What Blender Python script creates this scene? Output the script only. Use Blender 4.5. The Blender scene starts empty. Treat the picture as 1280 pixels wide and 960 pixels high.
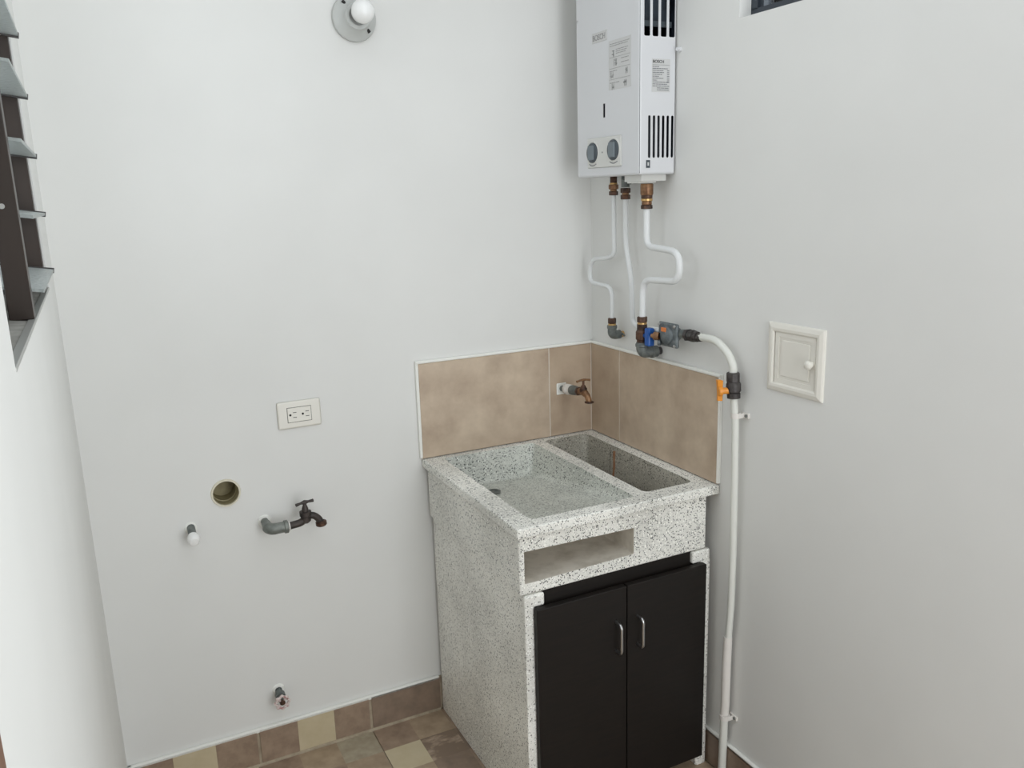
import bpy, bmesh, math, random
from mathutils import Vector, Matrix
random.seed(7)
C = bpy.context.scene.collection
PI = math.pi

# ------------------------------------------------------------------ camera
cam_d = bpy.data.cameras.new('camera'); cam = bpy.data.objects.new('camera', cam_d); C.objects.link(cam)
cam_d.sensor_width = 36; cam_d.lens = 29.455; cam_d.clip_start = 0.02
_r, _u, _f = Vector((0.8936, -0.448, -0.0294)), Vector((0.1258, 0.1869, 0.9743)), Vector((0.4309, 0.8743, -0.2234))
_m = Matrix((_r, _u, -_f)).transposed().to_4x4(); _m.translation = Vector((-1.4431, -2.321, 1.6465))
cam.matrix_world = _m
bpy.context.scene.camera = cam

# ------------------------------------------------------------------ world, light, exposure
w = bpy.data.worlds.new('overcast_sky'); bpy.context.scene.world = w; w.use_nodes = True
bg = w.node_tree.nodes['Background']; bg.inputs[0].default_value = (0.90, 0.955, 1.0, 1); bg.inputs[1].default_value = 1.0

def area(name, loc, rot, sx, sy, power, col):
    d = bpy.data.lights.new(name, 'AREA'); d.shape = 'RECTANGLE'; d.size = sx; d.size_y = sy; d.energy = power; d.color = col
    o = bpy.data.objects.new(name, d); C.objects.link(o); o.location = loc; o.rotation_euler = rot
    return o
# daylight falling through the roof opening above the patio
area('skylight_daylight', (-0.765, -1.55, 2.66), (0, 0, 0), 1.40, 2.2, 4, (0.93, 0.965, 1.0))
# daylight added through an unseen rear opening, sized and shifted to brighten the walls
area('rear_fill_daylight', (-0.50, -3.25, 1.35), (math.radians(90), 0, 0), .92, 2.1, 24, (0.95, 0.975, 1.0))
# daylight through the high window of the right wall
area('window_daylight', (0.20, -1.25, 2.26), (0, math.radians(84), 0), .44, 1.1, 12, (0.95, 0.975, 1.0))
# daylight through the open louvres of the left wall
area('louvre_daylight', (-1.75, -.80, 2.0), (0, math.radians(-78), 0), .80, 1.0, 3.5, (0.93, 0.965, 1.0))
vs = bpy.context.scene.view_settings
vs.view_transform = 'Standard'; vs.look = 'None'; vs.gamma = 1; vs.use_curve_mapping = False; vs.exposure = 0.06

# ------------------------------------------------------------------ materials
def lin(c):
    return tuple((x / 255 / 12.92) if x / 255 <= .04045 else ((x / 255 + .055) / 1.055) ** 2.4 for x in c) + (1,)
def mat(name, c, rough=.6, metal=0, c2=None, scale=8, detail=3, bump=0, bscale=60, spec=.5, lo=.35, hi=.65, sc3=None):
    m = bpy.data.materials.new(name); m.use_nodes = True; nt = m.node_tree; b = nt.nodes['Principled BSDF']
    b.inputs['Base Color'].default_value = lin(c); b.inputs['Roughness'].default_value = rough; b.inputs['Metallic'].default_value = metal
    b.inputs['Specular IOR Level'].default_value = spec
    tc = nt.nodes.new('ShaderNodeTexCoord'); src = tc.outputs['Object']
    if sc3:
        mp = nt.nodes.new('ShaderNodeMapping'); mp.inputs['Scale'].default_value = sc3; nt.links.new(src, mp.inputs[0]); src = mp.outputs[0]
    if c2:
        n = nt.nodes.new('ShaderNodeTexNoise'); n.inputs['Scale'].default_value = scale; n.inputs['Detail'].default_value = detail
        n.inputs['Roughness'].default_value = .6
        nt.links.new(src, n.inputs['Vector'])
        r = nt.nodes.new('ShaderNodeValToRGB'); r.color_ramp.elements[0].color = lin(c); r.color_ramp.elements[1].color = lin(c2)
        r.color_ramp.elements[0].position = lo; r.color_ramp.elements[1].position = hi
        nt.links.new(n.outputs['Fac'], r.inputs[0]); nt.links.new(r.outputs[0], b.inputs['Base Color'])
    if bump:
        n2 = nt.nodes.new('ShaderNodeTexNoise'); n2.inputs['Scale'].default_value = bscale; n2.inputs['Detail'].default_value = 4
        bp = nt.nodes.new('ShaderNodeBump'); bp.inputs['Strength'].default_value = bump; bp.inputs['Distance'].default_value = .002
        nt.links.new(tc.outputs['Object'], n2.inputs['Vector']); nt.links.new(n2.outputs['Fac'], bp.inputs['Height']); nt.links.new(bp.outputs[0], b.inputs['Normal'])
    return m
def terrazzo(name, base, dark, density, scale=190, warm=None, rough=.45):
    m = bpy.data.materials.new(name); m.use_nodes = True; nt = m.node_tree; N = nt.nodes; Lk = nt.links; b = N['Principled BSDF']
    b.inputs['Roughness'].default_value = rough
    tc = N.new('ShaderNodeTexCoord')
    nz = N.new('ShaderNodeTexNoise'); nz.inputs['Scale'].default_value = 160; Lk.new(tc.outputs['Object'], nz.inputs['Vector'])
    va = N.new('ShaderNodeVectorMath'); va.operation = 'MULTIPLY_ADD'; va.inputs[1].default_value = (.005,) * 3
    Lk.new(nz.outputs['Color'], va.inputs[0]); Lk.new(tc.outputs['Object'], va.inputs[2])
    cloud = N.new('ShaderNodeTexNoise'); cloud.inputs['Scale'].default_value = 5; cloud.inputs['Detail'].default_value = 5; Lk.new(tc.outputs['Object'], cloud.inputs['Vector'])
    cr = N.new('ShaderNodeValToRGB'); cr.color_ramp.elements[0].color = lin(tuple(x - 16 for x in base)); cr.color_ramp.elements[1].color = lin(tuple(min(255, x + 12) for x in base))
    cr.color_ramp.elements[0].position = .35; cr.color_ramp.elements[1].position = .68; Lk.new(cloud.outputs['Fac'], cr.inputs[0])
    last = cr.outputs[0]
    for i, (sc, thr, rad, col) in enumerate(((scale, density, .42, dark), (scale * 1.7, density * .9, .38, tuple(int(x * .4 + y * .6) for x, y in zip(base, dark))), (scale * .8, .25, .40, tuple(min(255, x + 22) for x in base)))):
        v = N.new('ShaderNodeTexVoronoi'); v.inputs['Scale'].default_value = sc; Lk.new(va.outputs[0], v.inputs['Vector'])
        sp = N.new('ShaderNodeSeparateColor'); Lk.new(v.outputs['Color'], sp.inputs[0])
        a = N.new('ShaderNodeMath'); a.operation = 'LESS_THAN'; a.inputs[1].default_value = thr; Lk.new(sp.outputs[0], a.inputs[0])
        rr = N.new('ShaderNodeMath'); rr.operation = 'MULTIPLY_ADD'; rr.inputs[1].default_value = .30; rr.inputs[2].default_value = rad - .17; Lk.new(sp.outputs[1], rr.inputs[0])
        d = N.new('ShaderNodeMath'); d.operation = 'LESS_THAN'; Lk.new(v.outputs['Distance'], d.inputs[0]); Lk.new(rr.outputs[0], d.inputs[1])
        mu = N.new('ShaderNodeMath'); mu.operation = 'MULTIPLY'; Lk.new(a.outputs[0], mu.inputs[0]); Lk.new(d.outputs[0], mu.inputs[1])
        mx = N.new('ShaderNodeMix'); mx.data_type = 'RGBA'; Lk.new(mu.outputs[0], mx.inputs['Factor']); Lk.new(last, mx.inputs['A']); mx.inputs['B'].default_value = lin(col)
        last = mx.outputs['Result']
    Lk.new(last, b.inputs['Base Color'])
    return m
M = {}
M['wall'] = mat('white_wall_paint', (226, 226, 223), .75, c2=(222, 222, 219), scale=2, spec=.25)
M['ceiling'] = mat('ceiling_paint', (228, 228, 226), .8)
M['caulk'] = mat('white_caulk', (236, 236, 230), .6, bump=.2, bscale=80)
M['grout'] = mat('tile_grout', (176, 163, 142), .85, c2=(150, 138, 118), scale=30)
M['wgrout'] = mat('pale_wall_grout', (212, 202, 188), .8)
M['splash'] = mat('beige_cement_tile', (172, 152, 132), .4, c2=(206, 188, 166), scale=9, detail=12, lo=.3, hi=.7)
M['splash2'] = mat('beige_cement_tile_dark', (166, 145, 124), .4, c2=(192, 173, 151), scale=7, detail=9, lo=.3, hi=.7)
M['brown'] = mat('brown_tile', (136, 116, 99), .45, c2=(160, 139, 119), scale=22, detail=6, bump=.15, bscale=50)
M['tan'] = mat('tan_tile', (150, 131, 109), .45, c2=(172, 152, 128), scale=20, detail=6, bump=.15, bscale=50)
M['cream'] = mat('cream_tile', (190, 176, 145), .45, c2=(199, 186, 157), scale=14, detail=5)
M['olive'] = mat('olive_grey_tile', (152, 141, 120), .45, c2=(172, 162, 141), scale=30, detail=6, bump=.15)
M['taupe'] = mat('dark_taupe_tile', (118, 102, 88), .45, c2=(146, 126, 109), scale=18, detail=8, bump=.2, lo=.3, hi=.7)
M['vein'] = mat('veined_taupe_tile', (126, 108, 92), .45, c2=(172, 152, 132), scale=14, detail=8, lo=.5, hi=.62, sc3=(1, 1.8, 1))
M['terr'] = terrazzo('sink_terrazzo', (230, 229, 222), (64, 64, 62), .30, 250)
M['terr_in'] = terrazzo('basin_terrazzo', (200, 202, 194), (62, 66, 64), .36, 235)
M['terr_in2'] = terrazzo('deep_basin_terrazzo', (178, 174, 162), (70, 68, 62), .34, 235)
M['terr_base'] = terrazzo('base_terrazzo', (236, 235, 228), (124, 122, 116), .21, 260)
M['niche'] = mat('worn_niche_terrazzo', (222, 216, 205), .6, c2=(186, 179, 166), scale=14, detail=8, lo=.45, hi=.72)
M['rust'] = mat('rust_stain', (150, 104, 78), .7, c2=(176, 132, 100), scale=40)
M['crack'] = mat('dark_crack', (78, 74, 66), .8)
M['black'] = mat('espresso_laminate', (30, 25, 22), .5, c2=(25, 22, 20), scale=6, sc3=(1.5, 1, 24), spec=.25)
M['blackin'] = mat('dark_cabinet_inside', (18, 16, 15), .7)
M['steel'] = mat('brushed_steel', (190, 190, 190), .28, 1)
M['enamel'] = mat('white_enamel', (214, 215, 217), .35, spec=.5)
M['enamel2'] = mat('white_plastic_panel', (212, 212, 208), .4)
M['sticker'] = mat('pale_grey_sticker', (202, 202, 201), .5)
M['print'] = mat('grey_print', (150, 150, 150), .6)
M['print2'] = mat('dark_print', (112, 114, 117), .6)
M['hole'] = mat('dark_opening', (24, 28, 38), .6)
M['inside'] = mat('dark_inner_metal', (56, 64, 76), .35, .3, c2=(30, 35, 44), scale=14)
M['dial'] = mat('blue_grey_dial', (112, 122, 128), .4)
M['dial2'] = mat('dark_dial_rim', (70, 78, 84), .4)
M['brass'] = mat('aged_brass', (158, 122, 88), .42, .6, c2=(108, 76, 56), scale=40, bump=.2)
M['brass2'] = mat('bright_brass', (205, 168, 112), .35, .7)
M['bronze'] = mat('dark_aged_bronze', (104, 76, 60), .45, .6, c2=(62, 48, 42), scale=40)
M['galv'] = mat('galvanised_iron', (122, 126, 122), .5, .35, c2=(92, 98, 98), scale=50, bump=.3)
M['darkpipe'] = mat('dark_iron', (78, 74, 72), .5, .4, c2=(50, 46, 46), scale=60, bump=.3)
M['reg'] = mat('grey_regulator_casting', (90, 98, 102), .5, .4, c2=(122, 128, 130), scale=60, bump=.4)
M['orange'] = mat('orange_plastic', (226, 146, 48), .4)
M['orangeprint'] = mat('orange_label', (216, 124, 62), .5)
M['blue'] = mat('blue_plastic', (22, 82, 158), .35)
M['pipe'] = mat('white_painted_pipe', (222, 224, 224), .4, bump=.1)
M['pipe2'] = mat('white_plastic_conduit', (218, 219, 212), .4, bump=.15, bscale=40)
M['tape'] = mat('white_thread_tape', (222, 218, 212), .7, bump=.5, bscale=140)
M['plate'] = mat('ivory_plastic', (226, 223, 214), .35)
M['ink'] = mat('black_slot', (38, 36, 34), .7)
M['porcelain'] = mat('grey_white_porcelain', (192, 194, 191), .35)
M['glassbulb'] = mat('frosted_bulb', (238, 238, 236), .3)
M['pvc'] = mat('cream_pvc', (216, 210, 190), .4)
M['pvcin'] = mat('stained_pvc_inside', (168, 158, 122), .6, c2=(140, 130, 98), scale=20)
M['tapdark'] = mat('weathered_tap_bronze', (74, 66, 62), .5, .35, c2=(50, 46, 44), scale=50, bump=.2)
M['tapgalv'] = mat('weathered_zinc_elbow', (128, 132, 126), .5, .3, c2=(104, 108, 104), scale=60, bump=.2)
M['redpaint'] = mat('red_paint', (120, 40, 44), .5)
M['wheel'] = mat('white_pink_plastic', (214, 200, 196), .5, c2=(150, 80, 78), scale=110, lo=.52, hi=.66)
M['alu'] = mat('brown_anodised_aluminium', (50, 38, 30), .4, .2, c2=(40, 31, 25), scale=5)
M['alu2'] = mat('pale_aluminium', (176, 176, 172), .4, .5)
M['conc'] = mat('grey_concrete', (150, 148, 142), .85, c2=(124, 122, 116), scale=30, detail=6, bump=.4)
M['clip'] = mat('dark_clip', (54, 52, 50), .5)
M['wframe'] = mat('dark_grey_window_frame', (62, 68, 76), .4, .3)
M['wood'] = mat('brown_varnished_wood', (122, 82, 56), .4, c2=(98, 62, 42), scale=4, detail=6, sc3=(8, 8, 1))
def glass(name, col, frosted, ribs):
    m = bpy.data.materials.new(name); m.use_nodes = True; nt = m.node_tree; b = nt.nodes['Principled BSDF']
    b.inputs['Base Color'].default_value = lin(col); b.inputs['Roughness'].default_value = frosted; b.inputs['Transmission Weight'].default_value = .55
    b.inputs['IOR'].default_value = 1.3
    if ribs:
        tc = nt.nodes.new('ShaderNodeTexCoord'); wv = nt.nodes.new('ShaderNodeTexVoronoi'); wv.inputs['Scale'].default_value = ribs
        bp = nt.nodes.new('ShaderNodeBump'); bp.inputs['Strength'].default_value = .6; bp.inputs['Distance'].default_value = .003
        nt.links.new(tc.outputs['Object'], wv.inputs['Vector']); nt.links.new(wv.outputs['Distance'], bp.inputs['Height']); nt.links.new(bp.outputs[0], b.inputs['Normal'])
    return m
M['louvre'] = glass('pebbled_louvre_glass', (196, 202, 200), .35, 110)
def clear(name):
    m = bpy.data.materials.new(name); m.use_nodes = True; nt = m.node_tree; out = nt.nodes['Material Output']; nt.nodes.remove(nt.nodes['Principled BSDF'])
    t = nt.nodes.new('ShaderNodeBsdfTransparent'); t.inputs[0].default_value = (.95, .97, .97, 1); g = nt.nodes.new('ShaderNodeBsdfGlossy'); g.inputs['Roughness'].default_value = .03
    f = nt.nodes.new('ShaderNodeFresnel'); f.inputs[0].default_value = 1.45; mx = nt.nodes.new('ShaderNodeMixShader')
    nt.links.new(f.outputs[0], mx.inputs[0]); nt.links.new(t.outputs[0], mx.inputs[1]); nt.links.new(g.outputs[0], mx.inputs[2]); nt.links.new(mx.outputs[0], out.inputs[0]); return m
M['clearglass'] = clear('window_glass')

# ------------------------------------------------------------------ mesh helpers
def put_under(o, parent):
    at = Vector((0, 0, 0)); p = parent
    while p: at += p.location; p = p.parent
    o.parent = parent; o.location = -at
def link(name, bm, m, parent=None, smooth=False):
    me = bpy.data.meshes.new(name); bmesh.ops.recalc_face_normals(bm, faces=bm.faces); bm.to_mesh(me); bm.free()
    for k in (m if isinstance(m, (list, tuple)) else [m]): me.materials.append(k)
    if smooth:
        for p in me.polygons: p.use_smooth = True
        try: me.set_sharp_from_angle(angle=math.radians(38))
        except Exception: pass
    o = bpy.data.objects.new(name, me); C.objects.link(o)
    if parent: put_under(o, parent)   # things' empties are never rotated: meshes are built in room coordinates
    return o
def thing(name, label, cat, loc=(0, 0, 0), group=None):
    o = bpy.data.objects.new(name, None); C.objects.link(o); o.location = loc; o.empty_display_size = .05
    o['label'] = label; o['category'] = cat
    if group: o['group'] = group
    return o
def tag(o, label, cat, group=None):
    o['label'] = label; o['category'] = cat
    if group: o['group'] = group
    return o
def box(bm, a, b, bev=0, seg=2):
    x0, y0, z0 = (min(a[i], b[i]) for i in range(3)); x1, y1, z1 = (max(a[i], b[i]) for i in range(3))
    v = [bm.verts.new(p) for p in ((x0, y0, z0), (x1, y0, z0), (x1, y1, z0), (x0, y1, z0), (x0, y0, z1), (x1, y0, z1), (x1, y1, z1), (x0, y1, z1))]
    fs = [bm.faces.new([v[i] for i in q]) for q in ((0, 3, 2, 1), (4, 5, 6, 7), (0, 1, 5, 4), (1, 2, 6, 5), (2, 3, 7, 6), (3, 0, 4, 7))]
    if bev:
        es = list({e for f in fs for e in f.edges})
        bmesh.ops.bevel(bm, geom=es, offset=bev, segments=seg, affect='EDGES', profile=.5)
    return bm
def B(a, b, bev=0, seg=2): return box(bmesh.new(), a, b, bev, seg)
def hexa(bm, bot, top):
    v = [bm.verts.new(p) for p in list(bot) + list(top)]
    return [bm.faces.new([v[i] for i in q]) for q in ((0, 3, 2, 1), (4, 5, 6, 7), (0, 1, 5, 4), (1, 2, 6, 5), (2, 3, 7, 6), (3, 0, 4, 7))]
def frame_of(d):
    d = Vector(d).normalized(); a = Vector((0, 0, 1)) if abs(d.z) < .9 else Vector((1, 0, 0))
    x = a.cross(d).normalized(); return x, d.cross(x), d
def lathe(bm, org, axis, prof, n=20, sides=None):
    """profile of (t along axis, radius); radius 0 closes"""
    x, y, d = frame_of(axis); org = Vector(org); rings = []
    nn = sides or n
    for t, r in prof:
        if r <= 1e-6: rings.append([bm.verts.new(org + d * t)])
        else: rings.append([bm.verts.new(org + d * t + (x * math.cos(2 * PI * k / nn) + y * math.sin(2 * PI * k / nn)) * r) for k in range(nn)])
    for a, b in zip(rings, rings[1:]):
        for k in range(nn):
            k2 = (k + 1) % nn
            if len(a) == 1 and len(b) == 1: break
            if len(a) == 1: bm.faces.new((a[0], b[k], b[k2]))
            elif len(b) == 1: bm.faces.new((a[k], b[0], a[k2]))
            else: bm.faces.new((a[k], a[k2], b[k2], b[k]))
    return bm
def cyl(bm, p, q, r, r2=None, n=20):
    p, q = Vector(p), Vector(q); L = (q - p).length; r2 = r if r2 is None else r2
    return lathe(bm, p, q - p, [(0, 0), (0, r), (L, r2), (L, 0)], n)
def nutprof(L, r): return [(0, 0), (0, r * .9), (L * .12, r), (L * .88, r), (L, r * .9), (L, 0)]
def nut(bm, p, q, r, n=6):
    p, q = Vector(p), Vector(q); return lathe(bm, p, q - p, nutprof((q - p).length, r), n)
def fillet(pts, rad, n=6):
    pts = [Vector(p) for p in pts]; out = [pts[0]]
    for i in range(1, len(pts) - 1):
        a, b, c = pts[i - 1], pts[i], pts[i + 1]; u = (a - b); v = (c - b)
        r = min(rad, u.length * .49, v.length * .49); p0 = b + u.normalized() * r; p1 = b + v.normalized() * r
        for k in range(n + 1):
            t = k / n; out.append(p0 * (1 - t) ** 2 + b * 2 * t * (1 - t) + p1 * t * t)
    out.append(pts[-1]); return out
def tube(bm, pts, r, n=14, cap=True):
    pts = [Vector(p) for p in pts]; rs = [r[min(len(r) - 1, round(i * (len(r) - 1) / (len(pts) - 1)))] for i in range(len(pts))] if isinstance(r, (list, tuple)) else [r] * len(pts)
    d0 = (pts[1] - pts[0]).normalized(); x, y, _ = frame_of(d0); rings = []
    prev = d0
    for i, p in enumerate(pts):
        d = (pts[min(i + 1, len(pts) - 1)] - pts[max(i - 1, 0)]).normalized()
        q = prev.rotation_difference(d); x = q @ x; y = q @ y; prev = d
        rings.append([bm.verts.new(p + (x * math.cos(2 * PI * k / n) + y * math.sin(2 * PI * k / n)) * rs[i]) for k in range(n)])
    for a, b in zip(rings, rings[1:]):
        for k in range(n): bm.faces.new((a[k], a[(k + 1) % n], b[(k + 1) % n], b[k]))
    if cap:
        bm.faces.new(rings[0][::-1]); bm.faces.new(rings[-1])
    return bm
def boolean(o, cutters, op='DIFFERENCE'):
    for c in cutters:
        md = o.modifiers.new('b', 'BOOLEAN'); md.operation = op; md.solver = 'EXACT'; md.object = c; md.material_mode = 'TRANSFER'
    bpy.context.view_layer.update()
    ev = o.evaluated_get(bpy.context.evaluated_depsgraph_get()); me = bpy.data.meshes.new_from_object(ev, preserve_all_data_layers=True, depsgraph=bpy.context.evaluated_depsgraph_get())
    o.modifiers.clear(); o.data = me
    for c in cutters: bpy.data.objects.remove(c, do_unlink=True)
    return o
def tmp(bm): return link('cutter', bm, M['wall'])
def text(name, s, size, org, right, up, m, parent, depth=.0004, xs=1.0):
    cu = bpy.data.curves.new(name, 'FONT'); cu.body = s; cu.size = size; cu.extrude = depth; cu.align_x = 'LEFT'
    t = bpy.data.objects.new('t', cu); C.objects.link(t); bpy.context.view_layer.update()
    me = bpy.data.meshes.new_from_object(t.evaluated_get(bpy.context.evaluated_depsgraph_get())); bpy.data.objects.remove(t, do_unlink=True)
    R, U = Vector(right), Vector(up); N = R.cross(U); mt = Matrix((R * xs, U, N)).transposed().to_4x4(); mt.translation = Vector(org)
    me.transform(mt); me.materials.clear(); me.materials.append(m)
    o = bpy.data.objects.new(name, me); C.objects.link(o)
    if parent: put_under(o, parent)
    return o
def structure(o): o['kind'] = 'structure'; return o

# ------------------------------------------------------------------ room shell
XL, YF, ZC = -1.529, -3.2, 2.62
# the wall the sink backs on, with the hole of the drain pipe
wb = structure(link('wall_back', B((XL - .14, 0, -.1), (.14, .14, ZC)), M['wall']))
boolean(wb, [tmp(cyl(bmesh.new(), (-1.190, -.02, .860), (-1.190, .12, .860), .0375, n=40))])
wr = structure(link('wall_right', B((0, YF, -.1), (.14, -.0, ZC)), M['wall']))
boolean(wr, [tmp(B((-.02, -2.30, 2.031), (.2, -.668, 2.50)))])
wl = structure(link('wall_left', B((XL - .14, YF, -.1), (XL, 0, ZC)), M['wall']))
boolean(wl, [tmp(B((XL - .2, -1.30, 1.475), (XL + .05, -.30, 2.35))), tmp(B((XL - .2, -2.72, 0), (XL + .05, -1.90, 2.06)))])
wf = structure(link('wall_front', B((XL - .14, YF - .14, -.1), (.14, YF, ZC)), M['wall']))
boolean(wf, [tmp(B((-1.30, YF - .2, .20), (-.03, YF + .1, 2.45)))])  # unseen opening, enlarged and moved right so the left wall gets more light
cl = structure(link('ceiling', B((XL - .14, YF - .14, ZC), (.14, .14, ZC + .1)), M['ceiling']))
boolean(cl, [tmp(B((-1.47, -2.66, ZC - .1), (-.06, -.44, ZC + .2)))])
fl = structure(link('floor', B((XL - .14, YF, -.1), (0, .0, -.004)), M['grout']))

# floor tiles: one printed ceramic tile each, its face a 3x3 check of squares
PAL = ['brown', 'tan', 'cream', 'olive', 'taupe', 'vein']
def tile_mesh(name, w_, d_, h, cells, n, m_):
    """slab w_ x d_ with its top face divided in n x m_ squares of palette cells"""
    bm = bmesh.new(); g = {}
    for i in range(n + 1):
        for j in range(m_ + 1): g[i, j] = bm.verts.new((w_ * i / n, d_ * j / m_, h))
    for i in range(n):
        for j in range(m_):
            f = bm.faces.new((g[i, j], g[i + 1, j], g[i + 1, j + 1], g[i, j + 1])); f.material_index = cells[j][i]
    b = {k: bm.verts.new((v.co.x, v.co.y, 0)) for k, v in g.items() if k[0] in (0, n) and k[1] in (0, m_)}
    lo = [b[0, 0], b[n, 0], b[n, m_], b[0, m_]]
    bm.faces.new(lo[::-1])
    bm.faces.new([lo[0], lo[1]] + [g[i, 0] for i in range(n, -1, -1)])
    bm.faces.new([lo[1], lo[2]] + [g[n, j] for j in range(m_, -1, -1)])
    bm.faces.new([lo[2], lo[3]] + [g[i, m_] for i in range(0, n + 1)])
    bm.faces.new([lo[3], lo[0]] + [g[0, j] for j in range(0, m_ + 1)])
    me = bpy.data.meshes.new(name); bmesh.ops.recalc_face_normals(bm, faces=bm.faces); bm.to_mesh(me); bm.free()
    for k in PAL: me.materials.append(M[k])
    return me
PIT, GR = .3495, .004
def rc(): return [[random.choice((0, 0, 1, 2, 3, 4, 1, 5)) for _ in range(3)] for _ in range(3)]
for i in range(5):
    for j in range(10):
        x0 = -.832 - 2 * PIT + PIT * i; y1 = -.012 - PIT * j
        x1 = x0 + PIT - GR; y0 = y1 - PIT + GR
        x1c = min(x1, -.012)
        cells = rc()
        if (i, j) == (2, 0): cells = [[0, 5, 1], [2, 5, 4], [0, 5, 0]]
        if (i, j) == (1, 0): cells = [[4, 2, 0], [1, 0, 1], [0, 1, 3]]
        if (i, j) == (2, 0): cells = [[1, 4, 0], [2, 5, 4], [0, 1, 0]]
        if x1c - x0 < .02 or y0 < YF: continue
        if i == 0: x0 = max(x0, XL + .012)
        if j == 9: y0 = max(y0, YF + .005)
        frac = (x1c - x0) / (PIT - GR)
        nn = 3 if frac > .7 else (2 if frac > .4 else 1)
        me = tile_mesh('tile', x1c - x0, y1 - y0, .004, cells, nn, 3)
        o = bpy.data.objects.new('tile', me); C.objects.link(o); o.parent = fl; o.location = (x0, y0, -.004)

# baseboards: a row of tiles and a bead of white caulk above
def baseboard(name, spans, place, hgt=.108, depth=.011):
    r = structure(bpy.data.objects.new(name, None)); C.objects.link(r)
    bg_ = []
    for (a, b_, cols) in spans:
        n = len(cols)
        me = tile_mesh('tile', b_ - a, hgt, depth, [[PAL.index(c) for c in cols]], n, 1)
        o = bpy.data.objects.new('tile', me); C.objects.link(o); o.parent = r; o.matrix_local = place(a)
    return r
def placeA(a):  # local x along +x, y up, z out of the wall (-y)
    m = Matrix(((1, 0, 0), (0, 0, -1), (0, 1, 0))).to_4x4(); m.translation = Vector((a, -.001, .008)); return m
def placeB(a):  # along -y from the corner
    m = Matrix(((0, 0, -1), (-1, 0, 0), (0, 1, 0))).to_4x4(); m.translation = Vector((-.001, -a, .008)); return m
def placeL(a):
    m = Matrix(((0, 0, 1), (1, 0, 0), (0, 1, 0))).to_4x4(); m.translation = Vector((XL + .001, a, .008)); return m
bb = baseboard('baseboard_back', [(XL, -1.180, ['brown', 'cream', 'brown']), (-1.172, -.838, ['brown', 'cream', 'brown']),
                                  (-.829, -.60, ['taupe', 'taupe']), (-.59, -.30, ['brown', 'cream']), (-.295, -.012, ['brown', 'cream'])], placeA)
link('caulk', B((XL, -.012, .108), (-.60, 0, .121), .003), M['caulk'], bb)
link('grout', B((XL, -.0085, 0), (-.012, 0, .1155)), M['grout'], bb)
link('grout_bead', B((XL, -.016, -.004), (-.60, -.002, .008), .002), M['grout'], bb)
br = baseboard('baseboard_right', [(.012 + .352 * k, .36 + .352 * k, ['taupe' if k in (1, 2) else 'brown'] * 3) for k in range(9)], placeB, .099)
link('caulk', B((-.012, YF, .099), (0, 0, .112), .003), M['caulk'], br)
link('grout', B((-.0085, YF, 0), (0, -.012, .108)), M['grout'], br)
bl = baseboard('baseboard_left', [(-1.76 + .35 * k, -1.416 + .35 * k, ['brown', 'cream', 'brown']) for k in range(5)], placeL)
link('caulk', B((XL, -1.76, .108), (XL + .012, 0, .121), .003), M['caulk'], bl)

# tiled splash above the sink
sp = structure(bpy.data.objects.new('trim_1', None)); C.objects.link(sp)
ZT0, ZT1 = .862, 1.156
def stile(a, b, m): link('tile', B(a, b, .0012, 1), m, sp)
stile((-.613, -.010, ZT0), (-.1705, -.001, ZT1), M['splash'])
stile((-.1665, -.010, ZT0), (-.0125, -.001, ZT1), M['splash2'])
stile((-.010, -.010, ZT0), (-.001, -.1715, ZT1), M['splash2'])
stile((-.010, -.1755, ZT0), (-.001, -.640, ZT1), M['splash'])
bm = bmesh.new(); box(bm, (-.616, -.0085, ZT0), (-.0, 0, ZT1)); box(bm, (-.0085, -.643, ZT0), (0, 0, ZT1)); link('grout', bm, M['wgrout'], sp)
bm = bmesh.new(); box(bm, (-.622, -.0125, ZT1), (-.0, 0, ZT1 + .009), .003); box(bm, (-.0125, -.647, ZT1), (0, 0, ZT1 + .009), .003)
box(bm, (-.622, -.011, ZT0 + .002), (-.613, 0, ZT1 + .004), .002); box(bm, (-.011, -.647, ZT0 + .002), (0, -.640, ZT1 + .004), .002); link('caulk', bm, M['caulk'], sp)

# ------------------------------------------------------------------ windows and door of the shell
# window_1: open louvre window in the left wall
w1 = structure(bpy.data.objects.new('window_1', None)); C.objects.link(w1)
def part(name, bm, m, parent, smooth=False): return link(name, bm, m, parent, smooth)
bm = bmesh.new(); hexa(bm, [(XL - .14, -1.30, 1.474), (XL - .001, -1.30, 1.474), (XL - .001, -.30, 1.474), (XL - .14, -.30, 1.474)],
     [(XL - .14, -1.30, 1.494), (XL - .001, -1.30, 1.477), (XL - .001, -.30, 1.477), (XL - .14, -.30, 1.494)]); part('sill', bm, M['conc'], w1)
part('sill_edge', B((XL - .010, -1.30, 1.4745), (XL + .001, -.30, 1.480), .001), M['alu2'], w1)
for y0, y1, xi, nm in ((-.345, -.302, XL - .003, 'jamb_post'), (-.87, -.83, XL - .001, 'mullion'), (-1.298, -1.26, XL - .05, 'jamb_post')):
    p_ = part(nm, B((XL - (.075 if nm == 'jamb_post' else .034), y0, 1.480), (xi, y1, 2.348), .001, 1), M['alu'], w1)
    if nm != 'jamb_post':
        part('screw', lathe(bmesh.new(), (XL - .020, y0, 1.648), (0, -1, 0), [(0, .004), (.0015, .004), (.0015, .0025), (.0005, .0025), (.0005, 0)], 12), M['alu2'], w1)
part('top_rail', B((XL - .075, -1.298, 2.31), (XL - .015, -.302, 2.348)), M['alu'], w1)
part('bottom_rail', B((XL - .075, -1.298, 1.484), (XL - .045, -.302, 1.510)), M['alu'], w1)
for k in range(2): part('operating_rod', B((XL - .036 - k * .007, -.352, 1.53), (XL - .034 - k * .007, -.346, 2.30)), M['alu2'], w1)
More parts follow.
